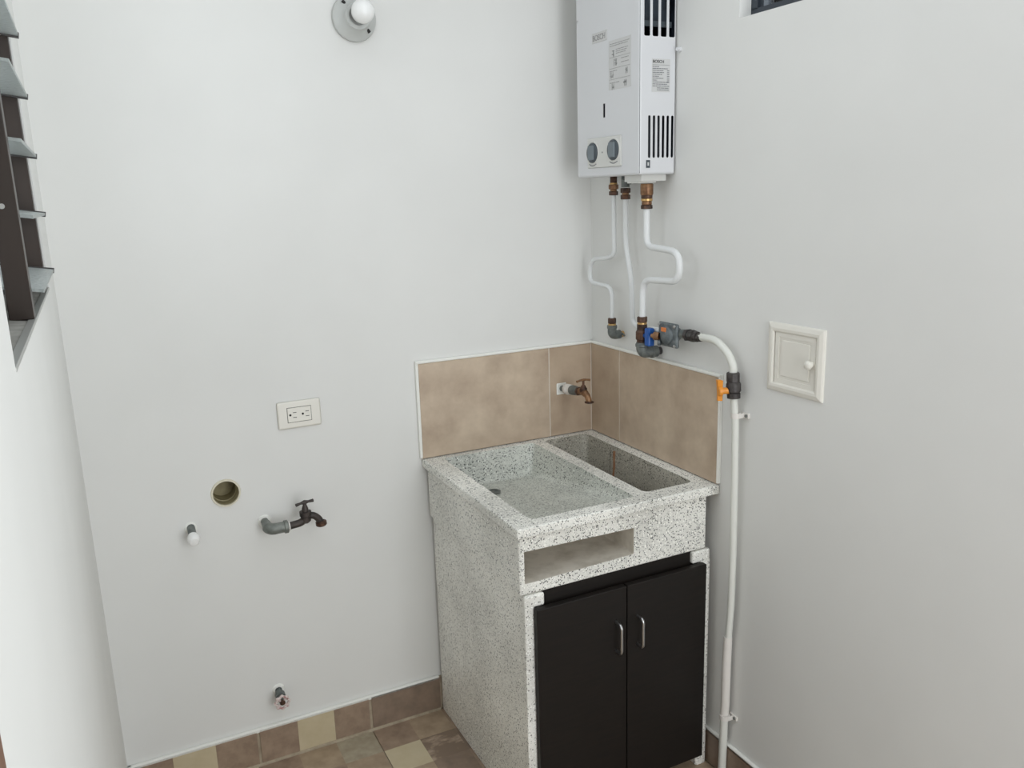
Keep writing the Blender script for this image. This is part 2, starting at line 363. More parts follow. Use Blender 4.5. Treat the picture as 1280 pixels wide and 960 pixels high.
part('fixed_pane', B((XL - .046, -1.26, 1.50), (XL - .041, -.87, 2.31)), M['louvre'], w1)
for k in range(8):
    zt = 1.520 + .1130 * k                     # height of the inner edge
    if zt > 2.32: continue
    a = math.radians(9); c_, s_ = math.cos(a), math.sin(a); W_, T_ = .105, .005
    xt = XL + .016
    def bl_(y0, y1, g0, g1, t0, t1):
        b2 = bmesh.new(); P = lambda g, t: (xt - g * c_ - t * s_, None, zt + g * s_ - t * c_ + t * 0)
        pts = []
        for yy in (y0, y1):
            for g, t in ((g0, t0), (g1, t0), (g1, t1), (g0, t1)):
                x_, _, z_ = P(g, t); pts.append((x_, yy, z_))
        hexa(b2, pts[:4], pts[4:]); return b2
    bld = part('louvre_blade', bl_(-.825, -.352, 0, W_, 0, T_), M['louvre'], w1)
    part('blade_clip', bl_(-.358, -.346, -.001, W_ + .003, -.002, T_ + .003), M['clip'], bld)
# window_2: high window in the right wall, lengthened out of view for more light
w2 = structure(bpy.data.objects.new('window_2', None)); C.objects.link(w2)
bm = bmesh.new()
box(bm, (.035, -2.30, 2.031), (.075, -.668, 2.052)); box(bm, (.035, -2.30, 2.465), (.075, -.668, 2.50))
box(bm, (.035, -.690, 2.05), (.075, -.668, 2.47)); box(bm, (.035, -2.30, 2.06), (.075, -2.265, 2.47))
for yy in (-1.20, -1.75): box(bm, (.035, yy - .015, 2.06), (.075, yy + .015, 2.47))
part('frame', bm, M['wframe'], w2)
part('sash', B((.042, -.703, 2.05), (.062, -.690, 2.47)), M['wframe'], w2)
for ya, yb in ((-1.184, -.702), (-1.734, -1.216), (-2.264, -1.766)): part('pane', B((.052, ya, 2.050), (.056, yb, 2.468)), M['clearglass'], w2)
for k in range(10): part('security_bar', cyl(bmesh.new(), (.10, -.80 - .15 * k, 2.031), (.10, -.80 - .15 * k, 2.50), .006, n=10), M['wframe'], w2)
# door_1: wooden door in the left wall, only the edge of its casing is in view
d1 = structure(bpy.data.objects.new('door_1', None)); C.objects.link(d1)
bm = bmesh.new(); box(bm, (XL - .13, -1.93, 0), (XL + .010, -1.833, 2.13), .003); box(bm, (XL - .13, -2.78, 0), (XL + .010, -2.69, 2.13), .003); box(bm, (XL - .13, -2.78, 2.03), (XL + .010, -1.833, 2.13), .003)
part('casing', bm, M['wood'], d1)
part('door_leaf', B((XL - .06, -2.69, .01), (XL - .025, -1.93, 2.03), .002), M['wood'], d1)
part('door_knob', lathe(bmesh.new(), (XL - .025, -2.62, 1.0), (1, 0, 0), [(0, .025), (.004, .025), (.006, .009), (.025, .009), (.032, .022), (.045, .024), (.052, 0)], 20), M['steel'], d1, True)

# ------------------------------------------------------------------ laundry sink
sk = thing('laundry_sink', 'speckled grey terrazzo double basin laundry sink in the tiled corner', 'sink', (-.31, -.32, .676))
bm = bmesh.new(); box(bm, (-.615, -.645, .833), (-.001, -.001, .860), .004, 2)
rim = link('basin_block', bm, M['terr'], sk)
body = tmp(B((-.603, -.628, .6765), (-.030, -.0135, .845), .003, 1)); body.data.materials.clear(); body.data.materials.append(M['terr'])
boolean(rim, [body], 'UNION')
def cutter(bot, top, m, bev=.02):
    bm = bmesh.new(); fs = hexa(bm, bot, top); top_f = fs[1]
    es = [e for e in bm.edges if e not in set(top_f.edges)]
    bmesh.ops.bevel(bm, geom=es, offset=bev, segments=4, affect='EDGES', profile=.5)
    c = tmp(bm); c.data.materials.clear(); c.data.materials.append(m); return c
def tap_(top4, bot4): return top4
T = .90
def basin(x0, x1, y0, y1, slope, zb0, zb1, m, bev):
    # x0<x1, y0 front, y1 back; walls lean in by slope; zb0 front depth, zb1 rear depth; extended above the rim
    k = .04
    def q(z): 
        s = slope * (.86 - z); return s
    e = -k * slope
    top = [(x0 + e, y0 + e, T), (x1 - e, y0 + e, T), (x1 - e, y1 - e, T), (x0 + e, y1 - e, T)]
    bot = [(x0 + q(zb0), y0 + q(zb0) , zb0), (x1 - q(zb0), y0 + q(zb0), zb0), (x1 - q(zb1), y1 - q(zb1), zb1), (x0 + q(zb1), y1 - q(zb1), zb1)]
    return cutter(bot, top, m, bev)
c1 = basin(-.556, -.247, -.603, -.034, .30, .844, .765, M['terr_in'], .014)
c3 = cutter([(-.590, -.70, .706), (-.268, -.70, .714), (-.268, -.43, .712), (-.590, -.43, .706)], [(-.590, -.70, .792), (-.268, -.70, .786), (-.268, -.43, .786), (-.590, -.43, .790)], M['niche'], .004)
c3b = B
boolean(rim, [c1])
boolean(rim, [c3])
# the deep narrow basin on the right
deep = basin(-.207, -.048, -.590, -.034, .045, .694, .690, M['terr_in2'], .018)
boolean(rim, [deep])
part('drain', lathe(bmesh.new(), (-.474, -.212, .7925), (0, 0, 1), [(0, 0), (.0, .018), (.0022, .021), (.0035, .018), (.0028, .013), (.001, .013), (.001, 0)], 24), M['galv'], sk, True)
# rust run and crack on the wall of the deep basin
bm = bmesh.new(); n_ = 14; pl = []
for k in range(n_):
    z = .845 - k * .013; yy = -.206 + .0015 * math.sin(k * 1.3); hw = .0065 * (1 - .5 * k / n_) + .0008 * math.sin(k * 2.1)
    xx = -.0485 - (.86 - z) * .045 - .0004; pl.append((bm.verts.new((xx, yy - hw, z)), bm.verts.new((xx, yy + hw, z))))
for a, b in zip(pl, pl[1:]): bm.faces.new((a[0], a[1], b[1], b[0]))
part('rust_streak', bm, M['rust'], sk)
bm = bmesh.new(); pl = []
for k in range(n_):
    z = .852 - k * .010; yy = -.184 + .0012 * math.sin(k * 1.9); xx = -.0485 - (.86 - z) * .045 - .0004
    pl.append((bm.verts.new((xx, yy - .0012, z)), bm.verts.new((xx, yy + .0012, z))))
for a, b in zip(pl, pl[1:]): bm.faces.new((a[0], a[1], b[1], b[0]))
part('crack', bm, M['crack'], sk)

# ------------------------------------------------------------------ base cabinet
cb = thing('sink_cabinet', 'terrazzo base cabinet with two dark brown doors under the laundry sink', 'cabinet', (-.31, -.32, 0))
part('side_panel', B((-.5945, -.632, 0), (-.566, -.014, .674), .004), M['terr_base'], cb)
part('side_panel', B((-.052, -.632, 0), (-.018, -.014, .674), .004), M['terr_base'], cb)
def stl(xa, xb, right):
    bm = bmesh.new(); box(bm, (xa, -.6335, 0), (xb, -.606, .6745), .004, 2)
    return bm
bm = bmesh.new(); box(bm, (-.5950, -.6335, 0), (-.570, -.606, .645), .003); box(bm, (-.5950, -.6335, .640), (-.538, -.606, .6745), .006, 3); part('front_stile', bm, M['terr_base'], cb)
bm = bmesh.new(); box(bm, (-.049, -.6335, 0), (-.0175, -.606, .645), .003); box(bm, (-.078, -.6335, .640), (-.0175, -.606, .6745), .006, 3); part('front_stile', bm, M['terr_base'], cb)
part('top_rail', B((-.570, -.622, .600), (-.049, -.604, .674)), M['black'], cb)
part('inner_box', B((-.566, -.604, .045), (-.052, -.10, .58)), M['blackin'], cb)
for xa, xb, hx in ((-.571, -.3075, -.341), (-.3045, -.0455, -.2735)):
    dr = part('door', B((xa, -.6535, .046), (xb, -.6345, .642), .0022, 2), M['black'], cb)
    h = fillet([(hx - .0, -.6530, .550), (hx, -.6800, .550), (hx, -.6800, .468), (hx, -.6530, .468)], .012, 6)
    part('handle', tube(bmesh.new(), h, .0042, 12), M['steel'], dr, True)
    part('hinge_spacer', B((xa + .02 if xa < -.4 else xb - .05, -.6345, .10), (xa + .05 if xa < -.4 else xb - .02, -.622, .14)), M['blackin'], dr)

# ------------------------------------------------------------------ water heater
HX, HY0, HY1, HZ0, HZ1 = -.120, -.434, -.118, 1.681, 2.335
wh = thing('water_heater', 'white wall-mounted gas water heater with slotted side and two dials', 'water heater', (-.06, -.276, HZ0))
cs = link('casing', B((HX, HY0, HZ0), (-.004, HY1, HZ1), .006, 3), M['enamel'], wh, True)
cut = []
def slot(x0, x1, z0, z1):
    bm = bmesh.new(); box(bm, (x0, HY0 - .02, z0), (x1, HY0 + .012, z1))
    es = [e for e in bm.edges if abs(e.verts[0].co.y - e.verts[1].co.y) > .01]; bmesh.ops.bevel(bm, geom=es, offset=min((x1 - x0) * .45, .006 if (x1 - x0) < .013 else .004), segments=3, affect='EDGES', profile=.5)
    c = tmp(bm); c.data.materials.clear(); c.data.materials.append(M['enamel']); return c
for k in range(4): cut.append(slot(-.1065 + k * .0260, -.0877 + k * .0260, 2.026, 2.27))
for k in range(6): cut.append(slot(-.0925 + k * .0148, -.0843 + k * .0148, 1.7235, 1.8315))
bm = bmesh.new(); box(bm, (HX - .02, -.2705, 1.840), (HX + .012, -.2590, 1.877), 0); cut.append(tmp(bm))
cav = tmp(B((HX + .0016, HY0 + .0016, HZ0 + .004), (-.006, HY1 - .003, HZ1 - .004))); cav.data.materials.clear(); cav.data.materials.append(M['inside']); cut.insert(0, cav)
boolean(cs, cut)
for p_ in cs.data.polygons: p_.use_smooth = False
part('heat_exchanger', B((-.108, HY0 + .020, 2.060), (-.012, HY1 - .02, 2.30), .004), M['inside'], wh)
part('flue_band', B((-.110, HY0 + .014, 2.052), (-.010, HY0 + .022, 2.066)), M['dial2'], wh)
part('burner_box', B((-.100, HY0 + .022, 1.70), (-.030, HY1 - .02, 1.90), .004), M['hole'], wh)
part('inspection_glass', B((HX + .004, -.274, 1.836), (HX + .005, -.255, 1.881)), M['hole'], wh)
# printed and embossed marks on the front, facing -x
FX = HX - .0006
part('badge', B((FX - .0006, -.282, 2.040), (HX + .001, -.207, 2.066), .0004, 1), M['sticker'], wh)
text('lettering', 'BOSCH', .0215, (FX - .0010, -.210, 2.0455), (0, -1, 0), (0, 0, 1), M['print'], wh, .0003, .92)
part('instruction_sticker', B((FX, -.396, 1.908), (HX + .001, -.290, 2.034)), M['sticker'], wh)
bm = bmesh.new(); rr = random.Random(3)
def bar(ya, yb, z, h=.0016): box(bm, (FX - .0004, -ya, z), (FX + .0002, -yb, z + h))
for z, y0, y1 in ((2.024, .296, .388), (2.019, .296, .38), (2.008, .325, .382), (2.003, .325, .376), (1.998, .325, .37), (1.983, .35, .385), (1.973, .35, .385), (1.955, .296, .33), (1.925, .296, .34)):
    y = y0
    while y < y1:
        l = rr.uniform(.006, .016); bar(y, min(y + l, y1), z); y += l + .002
for z in (1.990, 1.962, 1.934): bar(.294, .392, z, .0008)
for (cy, cz) in ((.308, 2.000), (.322, 1.976), (.305, 1.946), (.372, 1.950), (.368, 1.920), (.310, 1.916)):
    for k in range(5): bar(cy + rr.uniform(-.008, .004), cy + rr.uniform(.004, .010), cz + rr.uniform(-.008, .008), .0014)
    for k in range(3): yy = cy + rr.uniform(-.007, .007); box(bm, (FX - .0004, -yy, cz - .008), (FX + .0002, -yy - .0014, cz + .008))
part('sticker_print', bm, M['print'], wh)
part('control_plate', B((HX - .0035, -.353, 1.706), (HX + .001, -.180, 1.788), .003, 2), M['enamel2'], wh)
for cy, cz in ((-.210, 1.748), (-.317, 1.751)):
    part('dial_ring', lathe(bmesh.new(), (HX - .0034, cy, cz), (-1, 0, 0), [(0, .033), (.0015, .0325), (.002, .029), (.0, .0285)], 36), M['enamel2'], wh, True)
    dl = part('dial', lathe(bmesh.new(), (HX - .0034, cy, cz), (-1, 0, 0), [(0, .0275), (.004, .027), (.006, .024), (.006, 0)], 36), M['dial2'], wh, True)
    part('dial_grip', B((HX - .0125, cy - .0150, cz - .020), (HX - .008, cy + .0150, cz + .020), .002, 2), M['dial'], dl)
bm = bmesh.new()
for cy, cz in ((-.210, 1.748), (-.317, 1.751)):
    for k in range(7):
        a = math.radians(-90 + (k - 3) * 9); box(bm, (HX - .0042, cy + math.cos(a) * .037 - .002, cz + math.sin(a) * .037), (HX - .0034, cy + math.cos(a) * .037 + .002, cz + math.sin(a) * .037 + .0025))
box(bm, (HX - .0042, -.262, 1.745), (HX - .0034, -.258, 1.749)); box(bm, (HX - .0042, -.240, 1.743), (HX - .0034, -.237, 1.749))
o_ = part('dial_marks', bm, M['print2'], wh); o_['kind'] = 'stuff'
# side label facing -y
SY = HY0 - .0006
bm = bmesh.new(); box(bm, (-.082, SY, 1.890), (-.024, HY0 + .001, 1.972)); part('rating_label', bm, M['sticker'], wh)
text('lettering', 'BOSCH', .0105, (-.080, SY - .0004, 1.9615), (1, 0, 0), (0, 0, 1), M['ink'], wh, .0003, 1.05)
bm = bmesh.new()
for k, (x0, x1) in enumerate(((-.08, -.026), (-.08, -.06), (-.08, -.032), (-.08, -.046), (-.08, -.044), (-.08, -.05), (-.08, -.06), (-.08, -.046), (-.08, -.066), (-.08, -.027), (-.08, -.034), (-.08, -.027), (-.066, -.028), (-.066, -.028))):
    x = x0; z = 1.9565 - k * .0048
    while x < x1:
        l = rr.uniform(.004, .012); box(bm, (x, SY - .0004, z), (min(x + l, x1), SY + .0002, z + (.0018 if k else .0007))); x += l + (.0012 if k else 0)
for k in range(7): box(bm, (-.034, SY - .0004, 1.942 - k * .0045), (-.027, SY + .0002, 1.9437 - k * .0045))
part('label_print', bm, M['print2'], wh)
part('small_emblem', B((-.0985, SY - .0004, 1.698), (-.086, HY0 + .001, 1.718)), M['dial2'], wh)
part('small_emblem_face', B((-.0945, SY - .0008, 1.7035), (-.090, HY0, 1.7125)), M['sticker'], wh)
bm = bmesh.new(); box(bm, (-.100, -.415, 1.664), (-.018, -.335, 1.682), .001, 1); box(bm, (-.098, -.400, 1.6595), (-.040, -.345, 1.666), .001, 1); part('burner_tray', bm, M['enamel2'], wh)
bm = bmesh.new(); box(bm, (-.055, -.318, 1.668), (-.030, -.27, 1.682)); cyl(bm, (-.04, -.252, 1.650), (-.04, -.252, 1.683), .012); cyl(bm, (-.055, -.30, 1.66), (-.055, -.26, 1.672), .003, n=8); part('gas_inlet', bm, M['galv'], wh)
part('front_screw', lathe(bmesh.new(), (HX, -.128, 2.112), (-1, 0, 0), [(0, .004), (.0015, .0035), (.002, 0)], 12), M['steel'], wh)
bm = bmesh.new(); cyl(bm, (0, -.447, 1.995), (-.008, -.447, 1.995), .006, n=14); cyl(bm, (-.008, -.447, 1.995), (-.014, -.449, 1.995), .0045, n=12); part('wall_screw', bm, M['enamel'], wh)

# ------------------------------------------------------------------ supply pipes below the heater
hp = thing('supply_pipe', 'thin white pipe jogging left below the heater, nearest the room corner', 'pipe', (-.04, -.19, 1.21), 'pipes below the water heater')
X = -.040
P = fillet([(X, -.190, 1.66), (X, -.193, 1.452), (X, -.152, 1.4420), (X, -.060, 1.4330), (X, -.052, 1.3620), (X, -.112, 1.3590), (X, -.180, 1.3560), (X, -.180, 1.244)], .034, 7)
part('tube', tube(bmesh.new(), P, .0068, 14), M['pipe'], hp, True)
def stack(parent, x, y, segs):
    for z0, z1, r, mt, sides in segs:
        part('nut' if sides == 6 else 'collar', nut(bmesh.new(), (x, y, z0), (x, y, z1), r, sides), M[mt], parent, sides > 8)
stack(hp, X, -.190, [(1.664, 1.681, .0105, 'bronze', 18), (1.659, 1.664, .0115, 'brass2', 18), (1.645, 1.659, .0145, 'brass', 6), (1.640, 1.645, .0100, 'brass', 18), (1.628, 1.640, .0135, 'bronze', 6)])
stack(hp, X, -.180, [(1.245, 1.262, .0125, 'bronze', 6), (1.239, 1.245, .0122, 'brass2', 18), (1.229, 1.240, .0155, 'galv', 20)])
part('elbow', tube(bmesh.new(), fillet([(X, -.180, 1.232), (X, -.180, 1.209), (-.012, -.180, 1.209)], .022, 8), .0135, 18), M['galv'], hp, True)
part('nipple', tube(bmesh.new(), [(-.018, -.180, 1.209), (.0, -.180, 1.209)], .0095, 14), M['brass2'], hp, True)
part('bleed_stub', cyl(bmesh.new(), (-.010, -.190, 1.213), (-.012, -.206, 1.208), .003, n=8), M['galv'], hp)

gp = thing('supply_pipe', 'slim white middle pipe bending right to the grey pressure regulator', 'pipe', (-.04, -.252, 1.26), 'pipes below the water heater')
P = fillet([(-.04, -.252, 1.645), (-.04, -.253, 1.49), (-.040, -.282, 1.39), (-.040, -.290, 1.262), (-.040, -.320, 1.250), (-.040, -.440, 1.257)], .035, 7)
part('tube', tube(bmesh.new(), P, .0078, 14), M['pipe'], gp, True)
stack(gp, -.04, -.252, [(1.634, 1.648, .0145, 'bronze', 6), (1.629, 1.634, .0105, 'brass', 18), (1.616, 1.629, .0142, 'bronze', 6)])

cp = thing('supply_pipe', 'thicker white pipe looping right, from brass union to blue-handled valve', 'pipe', (-.06, -.385, 1.25), 'pipes below the water heater')
X = -.060
P = fillet([(X, -.3845, 1.60), (X, -.3845, 1.488), (X, -.448, 1.4855), (X, -.533, 1.4790), (X, -.533, 1.4010), (X, -.448, 1.3990), (X, -.368, 1.3950), (X, -.3670, 1.285)], .040, 8)
part('tube', tube(bmesh.new(), P, .0092, 16), M['pipe'], cp, True)
stack(cp, X, -.3845, [(1.627, 1.658, .0185, 'brass', 10), (1.618, 1.628, .0155, 'bronze', 20), (1.611, 1.618, .0158, 'brass2', 18), (1.601, 1.611, .0140, 'brass', 18), (1.590, 1.601, .0160, 'bronze', 6)])
stack(cp, X, -.366, [(1.274, 1.290, .0145, 'bronze', 6), (1.268, 1.274, .0135, 'brass2', 18)])

bv = thing('ball_valve', 'brass ball valve with blue handle on the looping pipe, above a grey elbow', 'valve', (X, -.365, 1.19))
part('body', lathe(bmesh.new(), (X, -.3655, 1.212), (0, 0, 1), [(0, 0), (0, .0150), (.010, .0150), (.014, .0185), (.034, .0185), (.040, .0150), (.056, .0150), (.056, 0)], 10), M['bronze'], bv, False)
part('stem', cyl(bmesh.new(), (X, -.378, 1.238), (X - .002, -.398, 1.238), .0075, n=14), M['blue'], bv)
part('handle', B((X - .011, -.413, 1.210), (X + .011, -.390, 1.262), .005, 2), M['blue'], bv)
part('elbow', tube(bmesh.new(), fillet([(X, -.3655, 1.216), (X, -.3655, 1.186), (-.012, -.372, 1.186)], .026, 8), .0165, 20), M['galv'], bv, True)
part('elbow_collar', lathe(bmesh.new(), (X, -.3655, 1.202), (0, 0, 1), [(0, .0165), (.002, .0190), (.009, .0190), (.011, .0165)], 20), M['galv'], bv, True)
part('elbow_collar', lathe(bmesh.new(), (-.034, -.3705, 1.186), (1, 0, 0), [(0, .0165), (.002, .0188), (.009, .0188), (.011, .0165)], 20), M['galv'], bv, True)
part('nipple', cyl(bmesh.new(), (-.014, -.372, 1.186), (.0, -.372, 1.186), .0115), M['darkpipe'], bv)

rg = thing('gas_regulator', 'square grey cast metal pressure regulator with orange label and brass knob', 'regulator', (-.04, -.470, 1.25))
# square body faces -y/-x; disc housing in front
pl_ = part('flange', B((-.0515, -.5125, 1.2170), (-.0395, -.4300, 1.2840), .005, 3), M['reg'], rg)
part('back_housing', lathe(bmesh.new(), (-.0395, -.471, 1.2505), (1, 0, 0), [(0, .032), (.012, .028), (.026, .018), (.026, 0)], 28), M['reg'], rg, True)
part('front_housing', lathe(bmesh.new(), (-.0510, -.471, 1.2500), (-1, 0, 0), [(0, .026), (.006, .025), (.011, .017), (.011, 0)], 28), M['reg'], rg, True)
part('orange_label', B((-.0630, -.480, 1.2600), (-.0605, -.458, 1.2720), .001, 1), M['orangeprint'], rg)
for yy in (-.5055, -.437):
    for zz in (1.2235, 1.2775): part('bolt', lathe(bmesh.new(), (-.0515, yy, zz), (-1, 0, 0), [(0, .0045), (.003, .0042), (.004, 0)], 12), M['steel'], rg)
part('knob', lathe(bmesh.new(), (-.058, -.445, 1.244), (-.5, .85, 0), [(0, .010), (.010, .012), (.016, .011), (.017, .006), (.024, .006), (.024, 0)], 16), M['brass'], rg, True)
part('inlet_boss', cyl(bmesh.new(), (-.036, -.436, 1.255), (-.036, -.424, 1.254), .011), M['galv'], rg)
part('relief_port', lathe(bmesh.new(), (-.055, -.447, 1.226), (-.6, .6, 0), [(0, .008), (.008, .008), (.008, .004), (.004, .004), (.004, 0)], 14), M['reg'], rg, True)
stack_y = [(-.512, -.534, .0125, 'galv', 18), (-.534, -.546, .0170, 'darkpipe', 6), (-.546, -.552, .0120, 'galv', 18), (-.552, -.568, .0165, 'darkpipe', 8), (-.568, -.582, .0140, 'darkpipe', 18), (-.582, -.598, .0120, 'darkpipe', 6)]
for a, b, r_, mt_, sd in stack_y: part('coupling', nut(bmesh.new(), (-.034, a, 1.2575), (-.034, b, 1.2590), r_, sd), M[mt_], rg, sd > 8)

gs = thing('gas_pipe', 'long white gas pipe up the right wall from floor, curving to the regulator', 'pipe', (-.028, -.725, 0))
P = fillet([(-.034, -.592, 1.2600), (-.033, -.655, 1.2610), (-.030, -.700, 1.2300), (-.028, -.716, 1.200), (-.028, -.7155, 1.1855)], .04, 7)
part('upper_tube', tube(bmesh.new(), P, .0100, 16), M['pipe2'], gs, True)
P = [(-.028, -.7235, 1.135), (-.024, -.7275, 1.00), (-.024, -.731, .80), (-.024, -.731, .62), (-.024, -.728, .455), (-.024, -.7225, .447)]
part('middle_tube', tube(bmesh.new(), [(-.028, -.7205, 1.1205), (-.025, -.7255, 1.060), (-.024, -.7285, .90), (-.024, -.7310, .70), (-.024, -.7295, .55), (-.024, -.7230, .44)], .0092, 16), M['pipe2'], gs, True)
part('taped_section', tube(bmesh.new(), [(-.024, -.7215, .452), (-.024, -.7190, .36), (-.024, -.7190, .25), (-.024, -.7160, .20)], [.0118, .0122, .0120, .0118], 16), M['tape'], gs, True)
part('lower_tube', tube(bmesh.new(), [(-.024, -.7165, .215), (-.024, -.7150, .12), (-.024, -.7130, -.002)], .0112, 16), M['pipe2'], gs, True)
gv = thing('gas_valve', 'black shut-off valve with orange lever on the white gas pipe', 'valve', (-.028, -.718, 1.15))
part('top_nut', nut(bmesh.new(), (-.028, -.7160, 1.160), (-.028, -.7150, 1.186), .0165, 8), M['darkpipe'], gv)
part('body', lathe(bmesh.new(), (-.028, -.7200, 1.120), (0, .06, 1), [(0, 0), (0, .0165), (.012, .0170), (.014, .0150), (.018, .0185), (.036, .0185), (.042, .0160), (.042, 0)], 14), M['darkpipe'], gv, True)
part('stem', cyl(bmesh.new(), (-.035, -.717, 1.140), (-.060, -.706, 1.140), .0085, n=14), M['orange'], gv)
bm = bmesh.new(); lathe(bm, (-.056, -.7075, 1.140), (-.92, .40, 0), [(0, .0135), (.008, .0135), (.010, .011), (.010, 0)], 18)
hexa(bm, [(-.066, -.7045, 1.1145), (-.057, -.7115, 1.1145), (-.056, -.700, 1.1145), (-.063, -.697, 1.1145)], [(-.066, -.7045, 1.140), (-.057, -.7115, 1.140), (-.056, -.700, 1.140), (-.063, -.697, 1.140)])
hexa(bm, [(-.066, -.7045, 1.140), (-.057, -.7115, 1.140), (-.056, -.700, 1.140), (-.063, -.697, 1.140)], [(-.067, -.7045, 1.168), (-.058, -.7135, 1.168), (-.056, -.698, 1.168), (-.065, -.694, 1.168)])
part('lever', bm, M['orange'], gv, True)
def clamp(z, y, r, label, xc=-.024):
    t = thing('pipe_clamp', label, 'clamp', (0, y, z), 'clamps on the gas pipe')
    bm = bmesh.new()
    lathe(bm, (xc, y, z - .007), (0, 0, 1), [(0, r), (0, r + .003), (.014, r + .003), (.014, r)], 20)
    part('band', bm, M['tape'], t, True)
    part('wall_foot', B((-.006, y - .027, z - .007), (0, y + .002, z + .007), .001, 1), M['tape'], t)
    bm = bmesh.new(); box(bm, (xc, y - r - .004, z - .006), (-.002, y - r - .001, z + .006)); part('arm', bm, M['tape'], t)
    part('screw', cyl(bmesh.new(), (-.006, y - .020, z), (-.009, y - .020, z), .004, n=10), M['galv'], t)
clamp(1.075, -.7245, .0090, 'white pipe clamp on the gas pipe just below the orange valve')
clamp(.205, -.7180, .0116, 'white pipe clamp on the gas pipe near the floor, below its taped section')

# ------------------------------------------------------------------ access panel
ap = thing('access_panel', 'small white square plastic access door with round knob on right wall', 'panel', (0, -.895, 1.165))
y0, y1, z0, z1 = -.985, -.810, 1.160, 1.326
def mitred(bm, y0, y1, z0, z1, prof):
    # prof: (inset, x) pairs swept round the rectangle
    loops = [[bm.verts.new((x, a, b)) for a, b in ((y0 + i_, z0 + i_), (y1 - i_, z0 + i_), (y1 - i_, z1 - i_), (y0 + i_, z1 - i_))] for i_, x in prof]
    for p_, q_ in zip(loops, loops[1:] + loops[:1]):
        for k in range(4): bm.faces.new((p_[k], p_[(k + 1) % 4], q_[(k + 1) % 4], q_[k]))
    return bm
bm = mitred(bmesh.new(), y0, y1, z0, z1, [(0, 0), (0, -.004), (.003, -.007), (.012, -.010), (.018, -.0095), (.0215, -.007), (.0215, 0)])
part('frame', bm, M['plate'], ap)
bm = bmesh.new(); box(bm, (-.0055, y0 + .0235, z0 + .0195), (0, y1 - .0235, z1 - .0195), .001, 1)
dr = part('panel_door', bm, M['plate'], ap)
c_ = tmp(B((-.02, y0 + .036, z0 + .033), (-.0035, y1 - .036, z1 - .033))); c_.data.materials.clear(); c_.data.materials.append(M['plate']); boolean(dr, [c_])
part('raised_field', B((-.0055, y0 + .043, z0 + .040), (-.002, y1 - .043, z1 - .040), .001, 1), M['plate'], dr)
part('knob', lathe(bmesh.new(), (-.005, -.951, 1.243), (-1, 0, 0), [(0, .007), (.006, .006), (.009, .010), (.015, .0105), (.019, .006), (.0195, 0)], 20), M['plate'], dr, True)

# ------------------------------------------------------------------ faucet over the sink
fc = thing('faucet', 'short brass faucet with T handle on the beige tile above the sink', 'faucet', (-.122, -.01, 1.017))
fx, fz = -.125, 1.019
AX = Vector((0, -1, .11)).normalized(); A = lambda t, dz=0: Vector((fx, -.010, fz)) + AX * t + Vector((0, 0, dz))
part('wall_plate', B((fx - .019, -.0135, fz - .020), (fx + .017, -.010, fz + .018), .002, 1), M['caulk'], fc)
part('nipple', cyl(bmesh.new(), A(0), A(.040), .0095), M['galv'], fc)
part('taped_collar', lathe(bmesh.new(), A(.030), AX, [(0, 0), (0, .015), (.005, .0175), (.024, .0170), (.028, .0150), (.034, .0165), (.040, .0150), (.040, 0)], 20), M['tape'], fc, True)
part('coupling', lathe(bmesh.new(), A(.068), AX, [(0, 0), (0, .0155), (.004, .0160), (.022, .0150), (.040, .0125), (.040, 0)], 20), M['galv'], fc, True)
part('hex_collar', nut(bmesh.new(), A(.106), A(.116), .0145, 6), M['bronze'], fc)
part('body', tube(bmesh.new(), fillet([A(.112), A(.140), A(.163, -.010), A(.172, -.030)], .02, 6), [.0110] * 8 + [.0095] * 7 + [.0085], 16), M['brass'], fc, True)
part('spout_ring', lathe(bmesh.new(), A(.172, -.026), (0, 0, -1), [(0, .0085), (.002, .0145), (.005, .0145), (.007, .010), (.007, .006), (.0, .006)], 20), M['bronze'], fc, True)
part('bonnet', lathe(bmesh.new(), A(.138, 0), (0, 0, 1), [(0, .0115), (.012, .0118), (.014, .0090), (.020, .0070), (.022, .0038), (.036, .0038), (.036, 0)], 16), M['bronze'], fc, True)
h0 = A(.138, .038); bm = bmesh.new(); tube(bm, [h0 + Vector((-.024, 0, -.003)), h0 + Vector((-.011, 0, 0)), h0, h0 + Vector((.011, 0, 0)), h0 + Vector((.024, 0, -.003))], [.0038, .0030, .0045, .0030, .0038], 12); part('handle', bm, M['brass'], fc, True)

# ------------------------------------------------------------------ tap on the left
tp = thing('water_tap', 'dark weathered bronze tap with T handle on a grey elbow, white wall', 'faucet', (-1.095, 0, .757))
ax, az, ay = -1.095, .757, -.066
part('nipple', cyl(bmesh.new(), (ax, 0, az), (ax, -.04, az), .0105), M['tapgalv'], tp)
part('wall_ring', lathe(bmesh.new(), (ax, 0, az), (0, -1, 0), [(0, .019), (.003, .017), (.004, .011)], 20), M['caulk'], tp, True)
part('elbow', tube(bmesh.new(), fillet([(ax, -.022, az), (ax, ay, az - .003), (ax + .052, ay, az - .003)], .032, 8), [.0125, .0135] + [.0160] * 6 + [.0155, .0155], 18), M['tapgalv'], tp, True)
part('elbow_collar', lathe(bmesh.new(), (ax + .040, ay, az - .003), (1, 0, 0), [(0, .0155), (.002, .0185), (.011, .0185), (.013, .0145), (.013, 0)], 20), M['tapgalv'], tp, True)
part('thread_tape', cyl(bmesh.new(), (ax + .052, ay, az - .003), (ax + .0565, ay, az - .003), .0135), M['tape'], tp)
bz = az - .003
part('body', tube(bmesh.new(), fillet([(ax + .056, ay, bz), (ax + .090, ay, bz + .003), (ax + .104, ay, bz + .016), (ax + .112, ay, bz + .022)], .012, 5), .0105, 16), M['tapdark'], tp, True)
